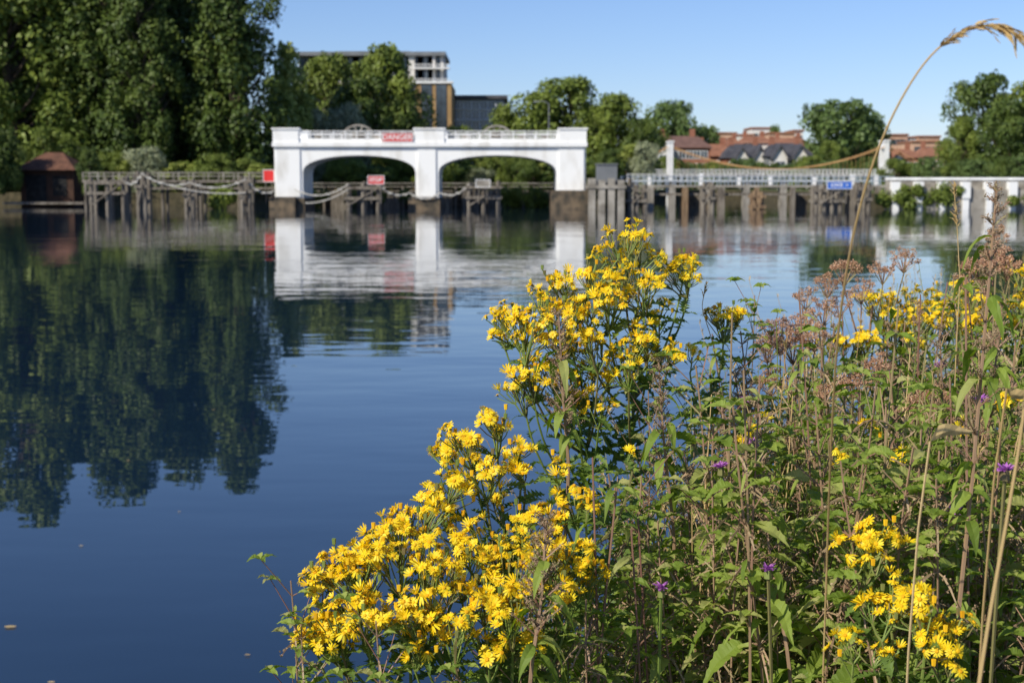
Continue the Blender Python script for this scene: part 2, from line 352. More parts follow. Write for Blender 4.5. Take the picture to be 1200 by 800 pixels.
# ------------------------------------------------------------------ timber structures
def dolphin(px0,px1,top,Y,n=3,mat=TIMBER,name='mooring_dolphin',cap=True):
    mb=MB(); x0=X(px0,Y);x1=X(px1,Y); zt=Z(top,Y)
    for r_ in range(2):
        for i in range(n):
            xx=x0+(x1-x0)*i/(n-1); hh=zt+rg.uniform(-.25,.1)*(1 if r_ else .4)
            P=[(xx,Y+r_*1.3,-1.5),(xx+rg.uniform(-.05,.05),Y+r_*1.3,hh)]
            mb.tube(P,[.20,.17],8,0)
    for zz in (zt-.45,zt-1.3):
        mb.box(x0-.3,x1+.3,Y-.32,Y-.2,zz-.12,zz+.12); mb.box(x0-.3,x1+.3,Y+1.5,Y+1.62,zz-.12,zz+.12)
    mb.tube([(x0,Y-.36,.3),(x1,Y-.36,zt-.5)],.07,5)
    return mb.obj(name,[mat])
for a,d,t in [(107,144,208),(284,292,206),(408,443,214),(550,584,213)]: dolphin(a,d,t,118.5,3 if d-a>20 else 2)
dolphin(162,170,200,118.5,2);dolphin(218,226,210,119,2)
g=Group('timber_jetty')
d=g.part('deck',TIMBER); xa,xb=X(100,124),bx(322)
d.box(xa,xb,123,125,Z(214,124),Z(211,124)); 
ps=g.part('piles',TIMBER)
for i in range(6):
    xx=xa+.3+(xb-xa-.6)*i/5
    for yy in (123.1,124.8): ps.tube([(xx,yy,-1.5),(xx,yy,Z(211,124)+.02)],.14,7)
hr=g.part('handrails',CONC)
for yy in (123.05,124.9):
    for zz in (202.5,206.5): hr.box(xa,xb,yy-.03,yy+.03,Z(zz,124)-.035,Z(zz,124)+.035)
    for i in range(14):
        xx=xa+.1+(xb-xa-.2)*i/13; hr.box(xx-.045,xx+.045,yy-.06,yy+.06,Z(211,124)+.003,Z(202,124))
pp=g.part('fender_boards',TIMBER); pp.box(xa+5,xb-.4,122.7,122.85,Z(222,124),Z(219.5,124))
g.done()
def rope(pts,name='rope_barrier',r=.05,sag=.9,mat=ROPE,floats=True):
    mb=MB()
    for (a,b_) in zip(pts[:-1],pts[1:]):
        a=np.array(a);b_=np.array(b_); P=[]
        for t in np.linspace(0,1,14):
            p=a+(b_-a)*t; p[2]-=sag*4*t*(1-t); P.append(p)
        mb.tube(P,r,5,0)
        if floats:
            for q in P[2:-1:3]: mb.tube([q+np.array([-.18,0,0]),q+np.array([.18,0,0])],r*1.8,6,0)
    mb.obj(name,[mat])
rope([W(145,212,118.3),W(166,203,118.2),W(222,214,118.3),W(288,210,118.2),W(321,224,119)],sag=.55)
rope([W(171,208,118),W(288,226,118)],sag=.5)
rope([W(345,222,119.5),W(408,216,118.2)],sag=.7); rope([W(443,216,118.2),W(480,226,119),W(516,226,119),W(550,216,118.2)],sag=.5)
rope([W(358,238,119),W(408,222,118)],sag=.3,floats=False)
# central control dolphin
g=Group('concrete_dolphin')
q=g.part('columns',CONC)
x0,x1=X(694,118),X(728,118)
for i in range(4):
    xx=x0+(x1-x0)*i/3; q.box(xx-.28,xx+.28,118,118.6,-1.5,Z(209+2*(i%2),118)); q.box(xx-.26,xx+.26,119.6,120.2,-1.5,Z(209,118))
q.box(x0-.4,x1+.4,117.9,120.4,Z(221,118),Z(217,118))
q2=g.part('control_cabinet',GREYC); q2.box(X(700,118),X(724,118),118.8,120.1,Z(217,118)+.01,Z(193,118)); q2.box(X(699,118),X(725,118),118.7,120.2,Z(193,118)+.003,Z(191.5,118))
g.done()
# weir walkway to the right
g=Group('weir_walkway')
YA=124; xa,xb=X(730,YA),X(1048,YA)
dk=g.part('deck',CONC); dk.box(xa,xb,YA,YA+2.2,Z(219.5,YA),Z(217,YA))
pl=g.part('piles',RUST); pg=g.part('grey_piles',TIMBER); pc=g.part('concrete_piers',CONC)
rk=np.random.default_rng(4); xx=xa+.4
while xx<xb:
    t=[pl,pg,pg,pc][rk.integers(4)]; ww=rk.uniform(.14,.28)
    if rk.random()<.85: t.box(xx-ww,xx+ww,YA-.1-rk.uniform(0,.8),YA+.4,-1.5,Z(219.5,YA)-.01)
    else: t.tube([(xx,YA-1.2,-1.5),(xx+.1,YA-1.2,Z(rk.uniform(208,216),YA))],.18,8)
    if rk.random()<.4: t.box(xx-ww,xx+ww,YA+1.7,YA+2.1,-1.5,Z(219.5,YA)-.01)
    xx+=rk.uniform(1.2,3.2)
bm=g.part('waling_beams',TIMBER); bm.box(xa+1,xb-4,YA-.25,YA-.12,Z(229,YA),Z(226.5,YA)); 
gb=g.part('gate_boards',DCONC)
for a,d in [(802,838),(930,948)]: gb.box(X(a,YA),X(d,YA),YA+.5,YA+.7,-1.5,Z(226,YA))
rr_=g.part('railings',BLUEM)
for yy in (YA+.1,YA+2.1):
    for zz in (207,212): rr_.tube([(xa,yy,Z(zz,YA)),(xb,yy,Z(zz,YA))],.035,5)
    k=36
    for i in range(k+1):
        xx=xa+(xb-xa)*i/k; rr_.box(xx-.035,xx+.035,yy-.03,yy+.03,Z(217,YA),Z(206.5,YA))
wn=g.part('winding_posts',WHITEM)
for px in (762,823,868,905,957,1002,1030): wn.box(X(px,YA)-.14,X(px,YA)+.14,YA+.8,YA+1.1,Z(217,YA),Z(rk.uniform(203,208),YA))
g.done()
dolphin(957,985,217,117.5,4); dolphin(738,756,217,119,3); dolphin(1008,1018,215,118,2); dolphin(885,893,224,119,2,RUST); dolphin(825,835,214,119,2)
g=Group('lock_footbridge'); d=g.part('deck',WHITE); d.box(X(735,150),X(1110,150),150,152,Z(213,150),Z(211,150))
r=g.part('railing',WHITEM)
for zz in (204.5,207.5): r.tube([(X(735,150),150,Z(zz,150)),(X(1110,150),150,Z(zz,150))],.04,5)
for i in range(60):
    xx=X(735,150)+(X(1110,150)-X(735,150))*i/59; r.box(xx-.035,xx+.035,149.96,150.04,Z(211,150)+.003,Z(204,150))
p=g.part('piers',CONC)
for i in range(9):
    xx=X(745,150)+i*3.9; p.box(xx-.3,xx+.3,150.2,151.8,-1.5,Z(213,150)-.003)
g.done()
# retaining wall on the right
g=Group('river_wall')
wl=g.part('wall',CONC); pw=g.part('white_pilasters',WHITE)
YW=119; xa=X(1042,YW)
wl.box(xa,xa+60,YW+.2,YW+1.2,-1.5,Z(222,YW)); 
wl.box(xa,xa+60,YW+.9,YW+1.2,Z(222,YW)+.003,Z(211,YW))
pw.box(xa,xa+60,YW+.8,YW+1.3,Z(211,YW)+.003,Z(208,YW))
for i in range(30):
    xx=xa+.6+i*1.95; pw.box(xx-.33,xx+.33,YW-.1,YW+.78,0.9,Z(213,YW)); pw.box(xx-.25,xx+.25,YW+.0,YW+.7,-1.5,.897)
g.done()
rng=np.random.default_rng(77); mb=MB()
for i in range(60):
    xx=xa+rng.uniform(-1,30); r=rng.uniform(.35,.9); c=np.array([xx,YW-.1+rng.uniform(-.2,.3),rng.uniform(.3,1.7)])
    k=260; d=rng.normal(size=(k,3)); d/=np.linalg.norm(d,axis=1)[:,None]
    mb.cards(c+d*r*rng.uniform(.3,1.1,(k,1))*np.array([1,.5,.9]),d+rng.normal(0,.5,(k,3)),.13,rng,0)
for i in range(100):
    px=rng.choice([rng.uniform(250,276),rng.uniform(345,480),rng.uniform(585,640),rng.uniform(690,735)]); yy=rng.uniform(127,129) if px>300 else 121
    r=rng.uniform(.3,.8); c=np.array([X(px,yy),yy,rng.uniform(.3,1.4)])
    k=160; d=rng.normal(size=(k,3)); d/=np.linalg.norm(d,axis=1)[:,None]
    mb.cards(c+d*r*rng.uniform(.3,1.1,(k,1)),d+rng.normal(0,.5,(k,3)),.13,rng,0)
mb.obj('wall_weeds',[T_MID])
# ------------------------------------------------------------------ suspension footbridge
g=Group('suspension_footbridge'); YS=172
tw=g.part('towers',WHITEM); cb=g.part('cables',ORANGE); hg=g.part('hangers',ORANGE); dk=g.part('deck',CONC); drl=g.part('deck_railings',WHITEM)
xa,xb=X(786,YS),X(1038,YS)
for xx,top in((xa,167),(xb,166)):
    for yy in (YS,YS+2.4):
        tw.box(xx-.25,xx+.25,yy-.25,yy+.25,-1.5,Z(top,YS)); tw.box(xx-.35,xx+.35,yy-.35,yy+.35,Z(top,YS)+.003,Z(top-2,YS))
    tw.box(xx-.2,xx+.2,YS+.3,YS+2.1,Z(top+8,YS),Z(top+5,YS))
for yy in (YS,YS+2.4):
    def cz(t,a=171,s=198): return Z(a,YS)-(Z(a,YS)-Z(s,YS))*4*t*(1-t)
    cb.tube([(xa+(xb-xa)*t,yy,cz(t)) for t in np.linspace(0,1,25)],.05,6)
    cb.tube([(X(730,YS),yy,Z(205,YS)),(xa,yy,Z(170,YS))],.03,6); cb.tube([(xb,yy,Z(170,YS)),(X(1105,YS),yy,Z(205,YS))],.03,6)
    for t in np.linspace(.04,.96,24): hg.tube([(xa+(xb-xa)*t,yy,cz(t)),(xa+(xb-xa)*t,yy,Z(205,YS))],.012,4)
    for zz in (199,202): drl.tube([(X(735,YS),yy,Z(zz,YS)),(X(1105,YS),yy,Z(zz,YS))],.035,5)
    for i in range(80):
        xx=X(735,YS)+(X(1105,YS)-X(735,YS))*i/79; drl.box(xx-.02,xx+.02,yy-.02,yy+.02,Z(205,YS),Z(199,YS))
dk.box(X(730,YS),X(1110,YS),YS+.1,YS+2.3,Z(207,YS),Z(205,YS))
g.done()
# ------------------------------------------------------------------ boathouse
g=Group('timber_boathouse'); YB=133
wl=g.part('walls',DBRICK); rf=g.part('roof',ROOFR); dr=g.part('doors_and_windows',DARK)
x0,x1=X(24,YB),X(86,YB)
wl.box(x0,x1,YB,YB+5,-1,Z(199,YB)); ov=.5
v=[(x0-ov,YB-.8,Z(199.5,YB)),(x1+ov,YB-.8,Z(199.5,YB)),(x1+ov,YB+5+ov,Z(199.5,YB)),(x0-ov,YB+5+ov,Z(199.5,YB)),((x0+x1)/2-.8,YB+2.5,Z(178,YB)),((x0+x1)/2+.8,YB+2.5,Z(178,YB))]
rf.add(v,[(0,1,5,4),(1,2,5),(2,3,4,5),(3,0,4),(3,2,1,0)])
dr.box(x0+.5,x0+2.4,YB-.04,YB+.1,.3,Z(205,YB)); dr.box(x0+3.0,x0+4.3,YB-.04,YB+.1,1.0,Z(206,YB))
g.part('landing_stage',TIMBER).box(x0-1,x1+1.5,YB-2,YB-.01,.25,.45)
g.done()
e=empty('overhanging_foliage')
place('shrub',rdk,4,150,131,50,12,6,e); place('shrub',rdk,104,172,131,30,12,6,e); place('shrub',rdk,-24,150,130,70,12,6,e); place('shrub',rt[0],60,150,140,70,12,6,e)
# ------------------------------------------------------------------ buildings
def windows(gl,fr,x0,x1,Y,z0,z1,cols,rows,ww,hh,b=.1):
    for r_ in range(rows):
        for c_ in range(cols):
            cx=x0+(x1-x0)*(c_+.5)/cols; cz=z0+(z1-z0)*(r_+.5)/rows
            fr.box(cx-ww/2-b,cx+ww/2+b,Y-.06,Y+.05,cz-hh/2-b,cz+hh/2+b)
            gl.box(cx-ww/2,cx-.04,Y-.09,Y-.063,cz-hh/2,cz+hh/2); gl.box(cx+.04,cx+ww/2,Y-.09,Y-.063,cz-hh/2,cz+hh/2)
g=Group('apartment_building'); Y=225
wl=g.part('walls',GBRICK); up=g.part('upper_storeys',GREYC); rf=g.part('roof_slabs',GREYC); gl=g.part('windows',GLASS); fr=g.part('window_frames',WHITEM); fr2=g.part('dark_frames',SLATE); bal=g.part('balconies',WHITEM); pn=g.part('cream_panels',RENDERW)
zx=lambda p:Z(p,Y); xx=lambda p:X(p,Y)
wl.box(xx(350),xx(489),Y+.5,Y+16,0,zx(97)); wl.box(xx(490),xx(530),Y-2,Y+14,0,zx(99))
up.box(xx(352),xx(520),Y+1,Y+14,zx(97)+.003,zx(66)); rf.box(xx(344),xx(523),Y-1.2,Y+15,zx(66)+.003,zx(61.5)); 
rf.box(xx(395),xx(480),Y+3,Y+12,zx(61.5)+.003,zx(58))
pn.box(xx(480),xx(487),Y-.6,Y+.99,zx(97)+.003,zx(66)-.01); pn.box(xx(508),xx(511),Y-.6,Y+.99,zx(97)+.003,zx(66)-.01); pn.box(xx(517),xx(520.5),Y-.3,Y+.99,zx(97)+.003,zx(66)-.01)
bal.box(xx(486),xx(532),Y-2.3,Y-.2-.45,zx(99)+.003,zx(98)+.2); bal.box(xx(487.5),xx(528),Y-2.2,Y-.62,zx(82),zx(80.5))
for a,b_ in ((zx(98)+.2,zx(94)),(zx(80.5),zx(77))):
    for i in range(22):
        q=xx(488)+(xx(527)-xx(488))*i/21; bal.box(q-.03,q+.03,Y-2.15,Y-2.05,a,b_)
    bal.box(xx(487.5),xx(528),Y-2.18,Y-2.02,b_,b_+.08)
windows(gl,fr,xx(355),xx(518),Y+1,zx(96),zx(66),13,2,2.6,1.9)
windows(gl,fr2,xx(493),xx(527),Y-2,zx(158),zx(101),2,4,1.5,1.9); windows(gl,fr,xx(352),xx(488),Y+.5,zx(150),zx(98),10,4,1.4,1.6)
g.done()
g=Group('apartment_building'); Y=235
wl=g.part('walls',GREYC); rf=g.part('roof',SLATE); gl=g.part('windows',GLASS); fr=g.part('window_frames',WHITEM); bd=g.part('floor_bands',RENDERW)
wl.box(xx(533)*235/225,xx(592)*235/225,Y,Y+14,0,Z(116,Y)); rf.box(X(530,Y),X(595,Y),Y-.8,Y+15,Z(116,Y)+.003,Z(112,Y))
windows(gl,fr,X(535,Y),X(590,Y),Y,Z(152,Y),Z(118,Y),6,3,1.0,1.3)
for p in (129,141.5): bd.box(X(533,Y),X(592,Y),Y-.3,Y-.003,Z(p,Y),Z(p-1,Y))
g.done()
def house(name,p0,p1,Y,eave,ridge,wm,rm,gables=(),rows=2,cols=4,depth=9,chim=True):
    g=Group(name); x0,x1=X(p0,Y),X(p1,Y); ze,zr=Z(eave,Y),Z(ridge,Y)
    g.part('walls',wm).box(x0,x1,Y,Y+depth,0,ze)
    v=[(x0-.4,Y-.5,ze-.2),(x1+.4,Y-.5,ze-.2),(x1+.4,Y+depth+.5,ze-.2),(x0-.4,Y+depth+.5,ze-.2),(x0+1.5,Y+depth/2,zr),(x1-1.5,Y+depth/2,zr)]
    g.part('roof',rm).add(v,[(0,1,5,4),(1,2,5),(2,3,4,5),(3,0,4),(3,2,1,0)])
    gl=g.part('windows',GLASS); fr=g.part('window_frames',WHITEM)
    windows(gl,fr,x0+.5,x1-.5,Y,G+.5,ze-.3,cols,rows,1.1,1.2)
    for gp,gw,gt in gables:
        a,b_=X(gp-gw,Y),X(gp+gw,Y); c=(a+b_)/2; zt=Z(gt,Y)
        g.part('gable_walls',RENDERW).prism([(a,G),(b_,G),(b_,ze-.3),(c,zt-.5),(a,ze-.3)],Y-1.6,Y+1)
        g.part('gable_roofs',rm).prism([(a-.5,ze-.7),(a-.3,ze-.9),(c,zt-.35),(b_+.3,ze-.9),(b_+.5,ze-.7),(c,zt+.2)],Y-2,Y+3)
        windows(gl,fr,a+.3,b_-.3,Y-1.6,G+.5,ze-.5,1,2,1.5,1.2)
    if chim:
        for t in (.2,.75):
            cx=x0+(x1-x0)*t; g.part('chimneys',BRICK).box(cx-.45,cx+.45,Y+depth/2-.4,Y+depth/2+.4,zr-1.5,zr+1.2)
    g.done()
BROOF=surf('brown_roof_tiles',(0.13,0.075,0.06),(0.20,0.115,0.09),1,0.9)
house('brick_house',766,832,250,172,158,BRICK,BROOF,[(776,8,163)],3,7,12)
house('brick_house',815,862,262,182,168,BRICK,ROOFT,[],2,5)
house('slate_roofed_house',850,902,255,184,168,BRICK,SLATE,[(868,7,172),(889,7,172)],2,5)
house('slate_roofed_house',898,952,250,182,167,GREYC,SLATE,[(912,8,170),(936,8,170)],2,5)
house('terraced_house',836,872,330,170,162,BRICK,ROOFT,[],2,4); house('terraced_house',868,905,340,167,159,RENDERW,ROOFT,[],2,4); house('terraced_house',905,950,335,170,161,BRICK,ROOFT,[],2,5)
house('terraced_house',1036,1080,300,184,174,BRICK,ROOFT,[(1050,6,178)],2,5); house('terraced_house',1078,1125,310,182,172,TERRA,ROOFT,[],2,5); house('terraced_house',952,1036,320,186,176,BRICK,ROOFT,[],2,9)
def block(name,p0,p1,Y,top,wm,rows,cols):
    g=Group(name); x0,x1=X(p0,Y),X(p1,Y); g.part('walls',wm).box(x0,x1,Y,Y+14,0,Z(top,Y)); g.part('roof',ROOFT).box(x0-.3,x1+.3,Y-.4,Y+14.4,Z(top,Y)+.003,Z(top,Y)+.5)
    windows(g.part('windows',GLASS),g.part('window_frames',wm),x0+.5,x1-.5,Y,G+1,Z(top,Y)-.5,cols,rows,1.3,1.4); g.done()
block('block_of_flats',838,862,420,157,TERRA,5,3); block('block_of_flats',866,882,430,159,RENDERW,4,2); block('block_of_flats',880,902,440,151,RENDERW,5,3)
block('block_of_flats',900,930,415,157,TERRA,5,5); block('block_of_flats',930,940,425,154,RENDERW,5,2)
block('block_of_flats',1040,1062,400,159,TERRA,5,4); block('block_of_flats',1056,1072,405,162,RENDERW,5,3); block('block_of_flats',1068,1112,380,167,TERRA,4,7); block('block_of_flats',1075,1100,410,161,TERRA,5,4)
block('block_of_flats',690,760,330,186,BRICK,3,8)
g=Group('street_lamp'); q=g.part('pole',GREYC); q.tube([(X(643,160),160,G),(X(643,160),160,Z(122,160))],[.1,.06],6); q.tube([(X(643,160),160,Z(122,160)),(X(643,160)-.5,160,Z(119,160)),(X(643,160)-1.2,160,Z(119,160))],.05,6)
g.part('lantern',GREYC).box(X(643,160)-1.7,X(643,160)-1.1,159.85,160.15,Z(120,160),Z(118.5,160)); g.done()
# ------------------------------------------------------------------ near bank
GB=0.62
ed=np.array([(-9,-1.0),(-3,0.6),(-0.9,1.55),(-0.25,2.15),(0.25,2.8),(1.0,4.2),(2.4,7.0),(5,11),(12,24),(40,50),(90,60)])
inner=np.array([(-9,-12),(-3,-12),(0,-12),(3,-12),(8,-12),(16,-12),(30,-12),(50,-12),(70,-8),(90,0),(95,20)])
mb=MB(); V=[];ns=14; rng=np.random.default_rng(9)
for i in range(len(ed)):
    for j in range(ns):
        t=(j/(ns-1))**2.2; p=ed[i]*(1-t)+inner[i]*t; z=GB+rng.uniform(-.03,.03) if j>0 else GB-.12
        V.append((p[0],p[1],z))
base=len(V); out=ed+np.array([-.35,.45])
for i in range(len(ed)): V.append((out[i][0],out[i][1],-.15))
out2=ed+np.array([-1.0,1.2])
for i in range(len(ed)): V.append((out2[i][0],out2[i][1],-3))
fs=[]
for i in range(len(ed)-1):
    for j in range(ns-1): fs.append((i*ns+j,i*ns+j+1,(i+1)*ns+j+1,(i+1)*ns+j))
    fs.append((base+i,i*ns,(i+1)*ns,base+i+1)); k=base+len(ed); fs.append((k+i,base+i,base+i+1,k+i+1))
mb.add(V,fs); mb.obj('river_bank',[EARTH],smooth=True)
def edgeY(x): return np.interp(x,ed[:,0],ed[:,1])
# ------------------------------------------------------------------ plant parts
def ltemplate(widths):
    n=len(widths); v=[]
    for i,wd in enumerate(widths):
        t=i/(n-1); v+= [(t,-wd,0.0),(t,0,0.0),(t,wd,0.0)]
    v=np.array(v); v[:,2]=np.abs(v[:,1])
    f=[]
    for i in range(n-1):
        a=i*3; f+=[(a,a+1,a+4,a+3),(a+1,a+2,a+5,a+4)]
    return v,np.array(f)
tt=np.linspace(0,1,17)
wn_=0.5*np.sin(PI*np.clip(tt*1.02,0,1)**0.60)**0.9*(1-.2*tt); wn_[1::2]*=0.78; wn_[0]=.05;wn_[-1]=.0
NET=ltemplate(wn_)
tr=np.linspace(0,1,15); wr=0.5*np.sin(PI*tr**0.8)**0.6; wr[1::2]*=0.28; wr[-1]=.04; wr[0]=.06
RAG=ltemplate(wr)
ls=np.linspace(0,1,8); LAN=ltemplate(0.5*np.sin(PI*ls**0.8)*.98+.01)
def add_leaf(mb,o,d,L,Wd,droop,T,mat,rng,fold=0.5,twist=None):
    d=np.array(d,float); d/=np.linalg.norm(d)
    up=np.array([0,0,1.0]); s=np.cross(d,up); s/=np.linalg.norm(s)+1e-9
    if twist is None: twist=rng.normal(0,.35)
    nn=np.cross(s,d); s2=s*math.cos(twist)+nn*math.sin(twist); n2=np.cross(s2,d)
    v,f=T; t=v[:,0]
    wob=rng.normal(0,.04)
    P=o+np.outer(t*L*(1-.25*droop*t),d)+np.outer(v[:,1]*Wd+wob*L*np.sin(t*5),s2)+np.outer(v[:,2]*Wd*fold+.02*L*np.sin(t*14+v[:,1]*9),n2)
    P[:,2]-=droop*L*t**2*0.75
    mb.add(P,f,mat)
def flower_tmpl(npet,cup,seed):
    r=np.random.default_rng(seed); v=[];f=[];m=[]
    for i in range(npet):
        a=2*PI*(i+r.uniform(-.2,.2))/npet; ln=r.uniform(.0088,.0120); c,s=math.cos(a),math.sin(a); cu=cup+r.uniform(-.18,.18)
        def p(rad,off,z): return (rad*c-off*s,rad*s+off*c,z)
        b=len(v); v+=[p(.0022,-.0005,.0004),p(.0060,-.0014,.0004+cu*.0042),p(.0090,-.00135,cu*.0078),p(ln,0,cu*.010-.0004),p(.0090,.00135,cu*.0078),p(.0060,.0014,.0004+cu*.0042),p(.0022,.0005,.0004)]
        f.append((b,b+1,b+5,b+6)); f.append((b+1,b+2,b+4,b+5)); f.append((b+2,b+3,b+4)); m+=[0,0,0]
    b=len(v); v.append((0,0,.0026))
    for i in range(7): a=2*PI*i/7; v.append((.0023*math.cos(a),.0023*math.sin(a),.0024))
    for i in range(7): a=2*PI*i/7; v.append((.0033*math.cos(a),.0033*math.sin(a),.0008))
    for i in range(7):
        j=(i+1)%7; f.append((b,b+1+i,b+1+j)); m.append(1); f.append((b+1+i,b+8+i,b+8+j,b+1+j)); m.append(1)
    b=len(v)
    for i in range(5): a=2*PI*i/5; v.append((.003*math.cos(a),.003*math.sin(a),-.0002))
    for i in range(5): a=2*PI*i/5; v.append((.0012*math.cos(a),.0012*math.sin(a),-.0055))
    for i in range(5): j=(i+1)%5; f.append((b+i,b+5+i,b+5+j,b+j)); m.append(2)
    return np.array(v),f,m
FT=[flower_tmpl(n_,c,i) for i,(n_,c) in enumerate([(13,0.0),(12,-.4),(13,.3),(12,-.1),(11,-.9),(13,.1),(12,.7),(10,1.1)])]
def add_flower(mb,c,n,rng,sc=1.0):
    v,f,m=FT[rng.integers(len(FT))]
    n=n/np.linalg.norm(n); t=np.cross(n,rng.normal(size=3)); t/=np.linalg.norm(t); b=np.cross(n,t)
    P=c+sc*(np.outer(v[:,0],t)+np.outer(v[:,1],b)+np.outer(v[:,2],n))
    k=mb.n; mb.v.append(P); mb.n+=len(P); mb.f+=[[i+k for i in q] for q in f]; mb.m+=m
def bez(a,b,c,n=7):
    t=np.linspace(0,1,n)[:,None]; return (1-t)**2*a+2*t*(1-t)*b+t*t*c
def head(mb,C,R,n,rng,fs=1.0):
    n=int(n*2.15)+1
    node=C-np.array([rng.normal(0,.008),rng.normal(0,.008),R*1.5+.012])
    k=max(1,int(n/6)); idx=0
    for s_ in range(k):
        q=math.sqrt((s_+.5)/k) if k>1 else 0; a=s_*2.399+rng.normal(0,.35)
        sc_=C+np.array([R*1.08*q*math.cos(a),R*1.08*q*math.sin(a),-R*.6*q*q+rng.normal(0,R*.30)])
        sn=node+(sc_-node)*rng.uniform(.45,.6)+np.array([rng.normal(0,.003),rng.normal(0,.003),-.004])
        mb.tube(np.array([node,node+(sn-node)*.5+[0,0,-.003],sn]),[.0013,.0011,.001],4,2)
        m_=int(round(n/k)); r2=R/math.sqrt(k)*.95+.002
        for i in range(m_):
            q2=math.sqrt((i+.5)/m_); a2=i*2.399+rng.random()*6.28
            off=np.array([r2*q2*math.cos(a2),r2*q2*math.sin(a2),-r2*.4*q2*q2+rng.normal(0,.004)])
            p=sc_+off; rel=(p-C)/max(R,.01)
            nn=np.array([rel[0]*.9,rel[1]*.9,1.0])+rng.normal(0,.38,3)+sd*.3
            add_flower(mb,p,nn,rng,.68*fs*rng.uniform(.72,1.15))
            mb.tube(np.array([sn,sn+(p-sn)*.5+[off[0]*.2,off[1]*.2,-.002],p-np.array([0,0,.004])]),[.0008,.0007,.0007],3,2)
    for i in range(n//5):
        a=rng.random()*6.28; q=rng.uniform(.3,1.1); p=C+np.array([R*q*math.cos(a),R*q*math.sin(a),-R*.5*q+rng.normal(0,.008)])
        mb.tube(np.array([node,p]),[.0008,.0007],3,2); mb.tube(np.array([p,p+[0,0,.006]]),[.0019,.0023],5,rng.choice([1,2]))
    return node
def ragwort(base,heads,seed,leafn=9,stem_top=None):
    rng=np.random.default_rng(seed); mb=MB(); base=np.array(base,float)
    Cs=[W(h[0],h[1],h[2]) for h in heads]; cen=np.mean(Cs,axis=0); top=cen.copy() if stem_top is None else W(*stem_top)
    if stem_top is None: top[2]=max(c[2] for c in Cs)-.10
    ctrl=np.array([base[0]*.6+top[0]*.4,base[1]*.6+top[1]*.4,(base[2]+top[2])*.55])
    S=bez(base,ctrl,top,16); mb.tube(S,np.linspace(.0038,.0018,16),6,2)
    for h,C in zip(heads,Cs):
        R=h[3]/F*h[2]; node=head(mb,C,R,h[4],rng,h[5] if len(h)>5 else 1.0)
        dist=np.linalg.norm(C[:2]-top[:2]); zo=min(top[2]-.01,node[2]-.05-dist*.75); zo=max(zo,base[2]+.3)
        o=np.array([np.interp(zo,S[:,2],S[:,i]) for i in range(3)])
        mid=o+(node-o)*.55+np.array([(node-o)[0]*.22,(node-o)[1]*.22,-.03])
        B=bez(o,mid,node,8); mb.tube(B,np.linspace(.0020,.0012,8),5,2)
        for k in range(leafn//2+3):
            i=rng.integers(1,8); d=rng.normal(size=3); d[2]=abs(d[2])*.6+.3
            add_leaf(mb,B[i],d,rng.uniform(.025,.05),rng.uniform(.010,.020),rng.uniform(.2,.8),RAG,3,rng,.3)
    for k in range(int(leafn*8)):
        i=rng.uniform(2,15); p=np.array([np.interp(i,np.arange(16),S[:,c]) for c in range(3)])
        a=k*2.399; d=np.array([math.cos(a),math.sin(a),rng.uniform(.2,.9)])
        add_leaf(mb,p,d,rng.uniform(.045,.085),rng.uniform(.018,.034),rng.uniform(.3,1.0),RAG,3,rng,.3)
    return mb.obj('ragwort_plant',[PETAL,DISC,RSTEM,RLEAF])
def gz(x,y): return GB-.05
# tall clump
ragwort((.16,2.0,gz(0,0)),[(735,275,1.90,34,20),(708,300,1.86,28,14),(795,300,1.93,26,16),(752,320,1.84,28,14),(718,340,1.82,26,14),(802,292,1.98,20,10),(692,345,1.84,28,14),(768,352,1.9,22,8),(745,375,1.82,24,10),(783,400,1.85,20,9),(735,405,1.80,28,14),(705,425,1.83,24,10),(745,270,1.95,22,10)],21,16)
ragwort((.02,1.95,gz(0,0)),[(655,318,1.88,24,14),(640,345,1.82,28,14),(608,358,1.84,30,18),(662,355,1.80,26,12),(628,378,1.80,26,14),(592,372,1.88,20,9),(662,392,1.80,26,12),(626,425,1.80,26,14),(607,442,1.84,24,12),(652,432,1.80,24,12),(690,388,1.80,26,14),(680,445,1.84,22,9),(700,462,1.82,20,7)],22,14,stem_top=(695,470,1.88))
ragwort((.35,2.15,gz(0,0)),[(852,357,2.0,24,22,.95),(815,410,2.0,12,3)],23,10)
# lower left clump
ragwort((-.02,1.62,gz(0,0)),[(580,487,1.58,26,14),(548,503,1.52,28,14),(522,520,1.56,24,12),(605,512,1.55,18,5),(565,535,1.50,28,13),(536,555,1.50,24,11),(510,565,1.52,22,9),(610,545,1.52,14,5),(585,575,1.54,18,6)],31,12,stem_top=(600,640,1.56))
ragwort((-.10,1.5,gz(0,0)),[(500,590,1.46,32,16),(468,603,1.44,32,16),(430,622,1.42,34,16),(395,645,1.40,32,15),(378,665,1.42,24,10),(455,640,1.38,34,14),(500,630,1.40,32,12),(418,665,1.37,34,15),(530,612,1.46,26,9),(396,702,1.36,34,15),(370,715,1.38,24,10),(440,700,1.34,34,13),(388,742,1.36,28,12),(362,735,1.38,18,5)],32,12,stem_top=(480,745,1.42))
ragwort((.0,1.45,gz(0,0)),[(545,645,1.40,34,14),(580,625,1.44,32,14),(620,603,1.46,30,12),(648,595,1.48,24,9),(600,655,1.38,34,13),(640,635,1.40,32,13),(676,640,1.42,26,10),(560,680,1.36,32,13),(510,675,1.35,36,15),(480,700,1.34,34,14),(540,715,1.33,34,14),(590,700,1.35,30,11),(500,738,1.33,30,11),(655,675,1.38,28,9),(690,665,1.42,20,7),(620,735,1.36,24,8),(575,750,1.34,24,8)],33,14,stem_top=(600,770,1.42))
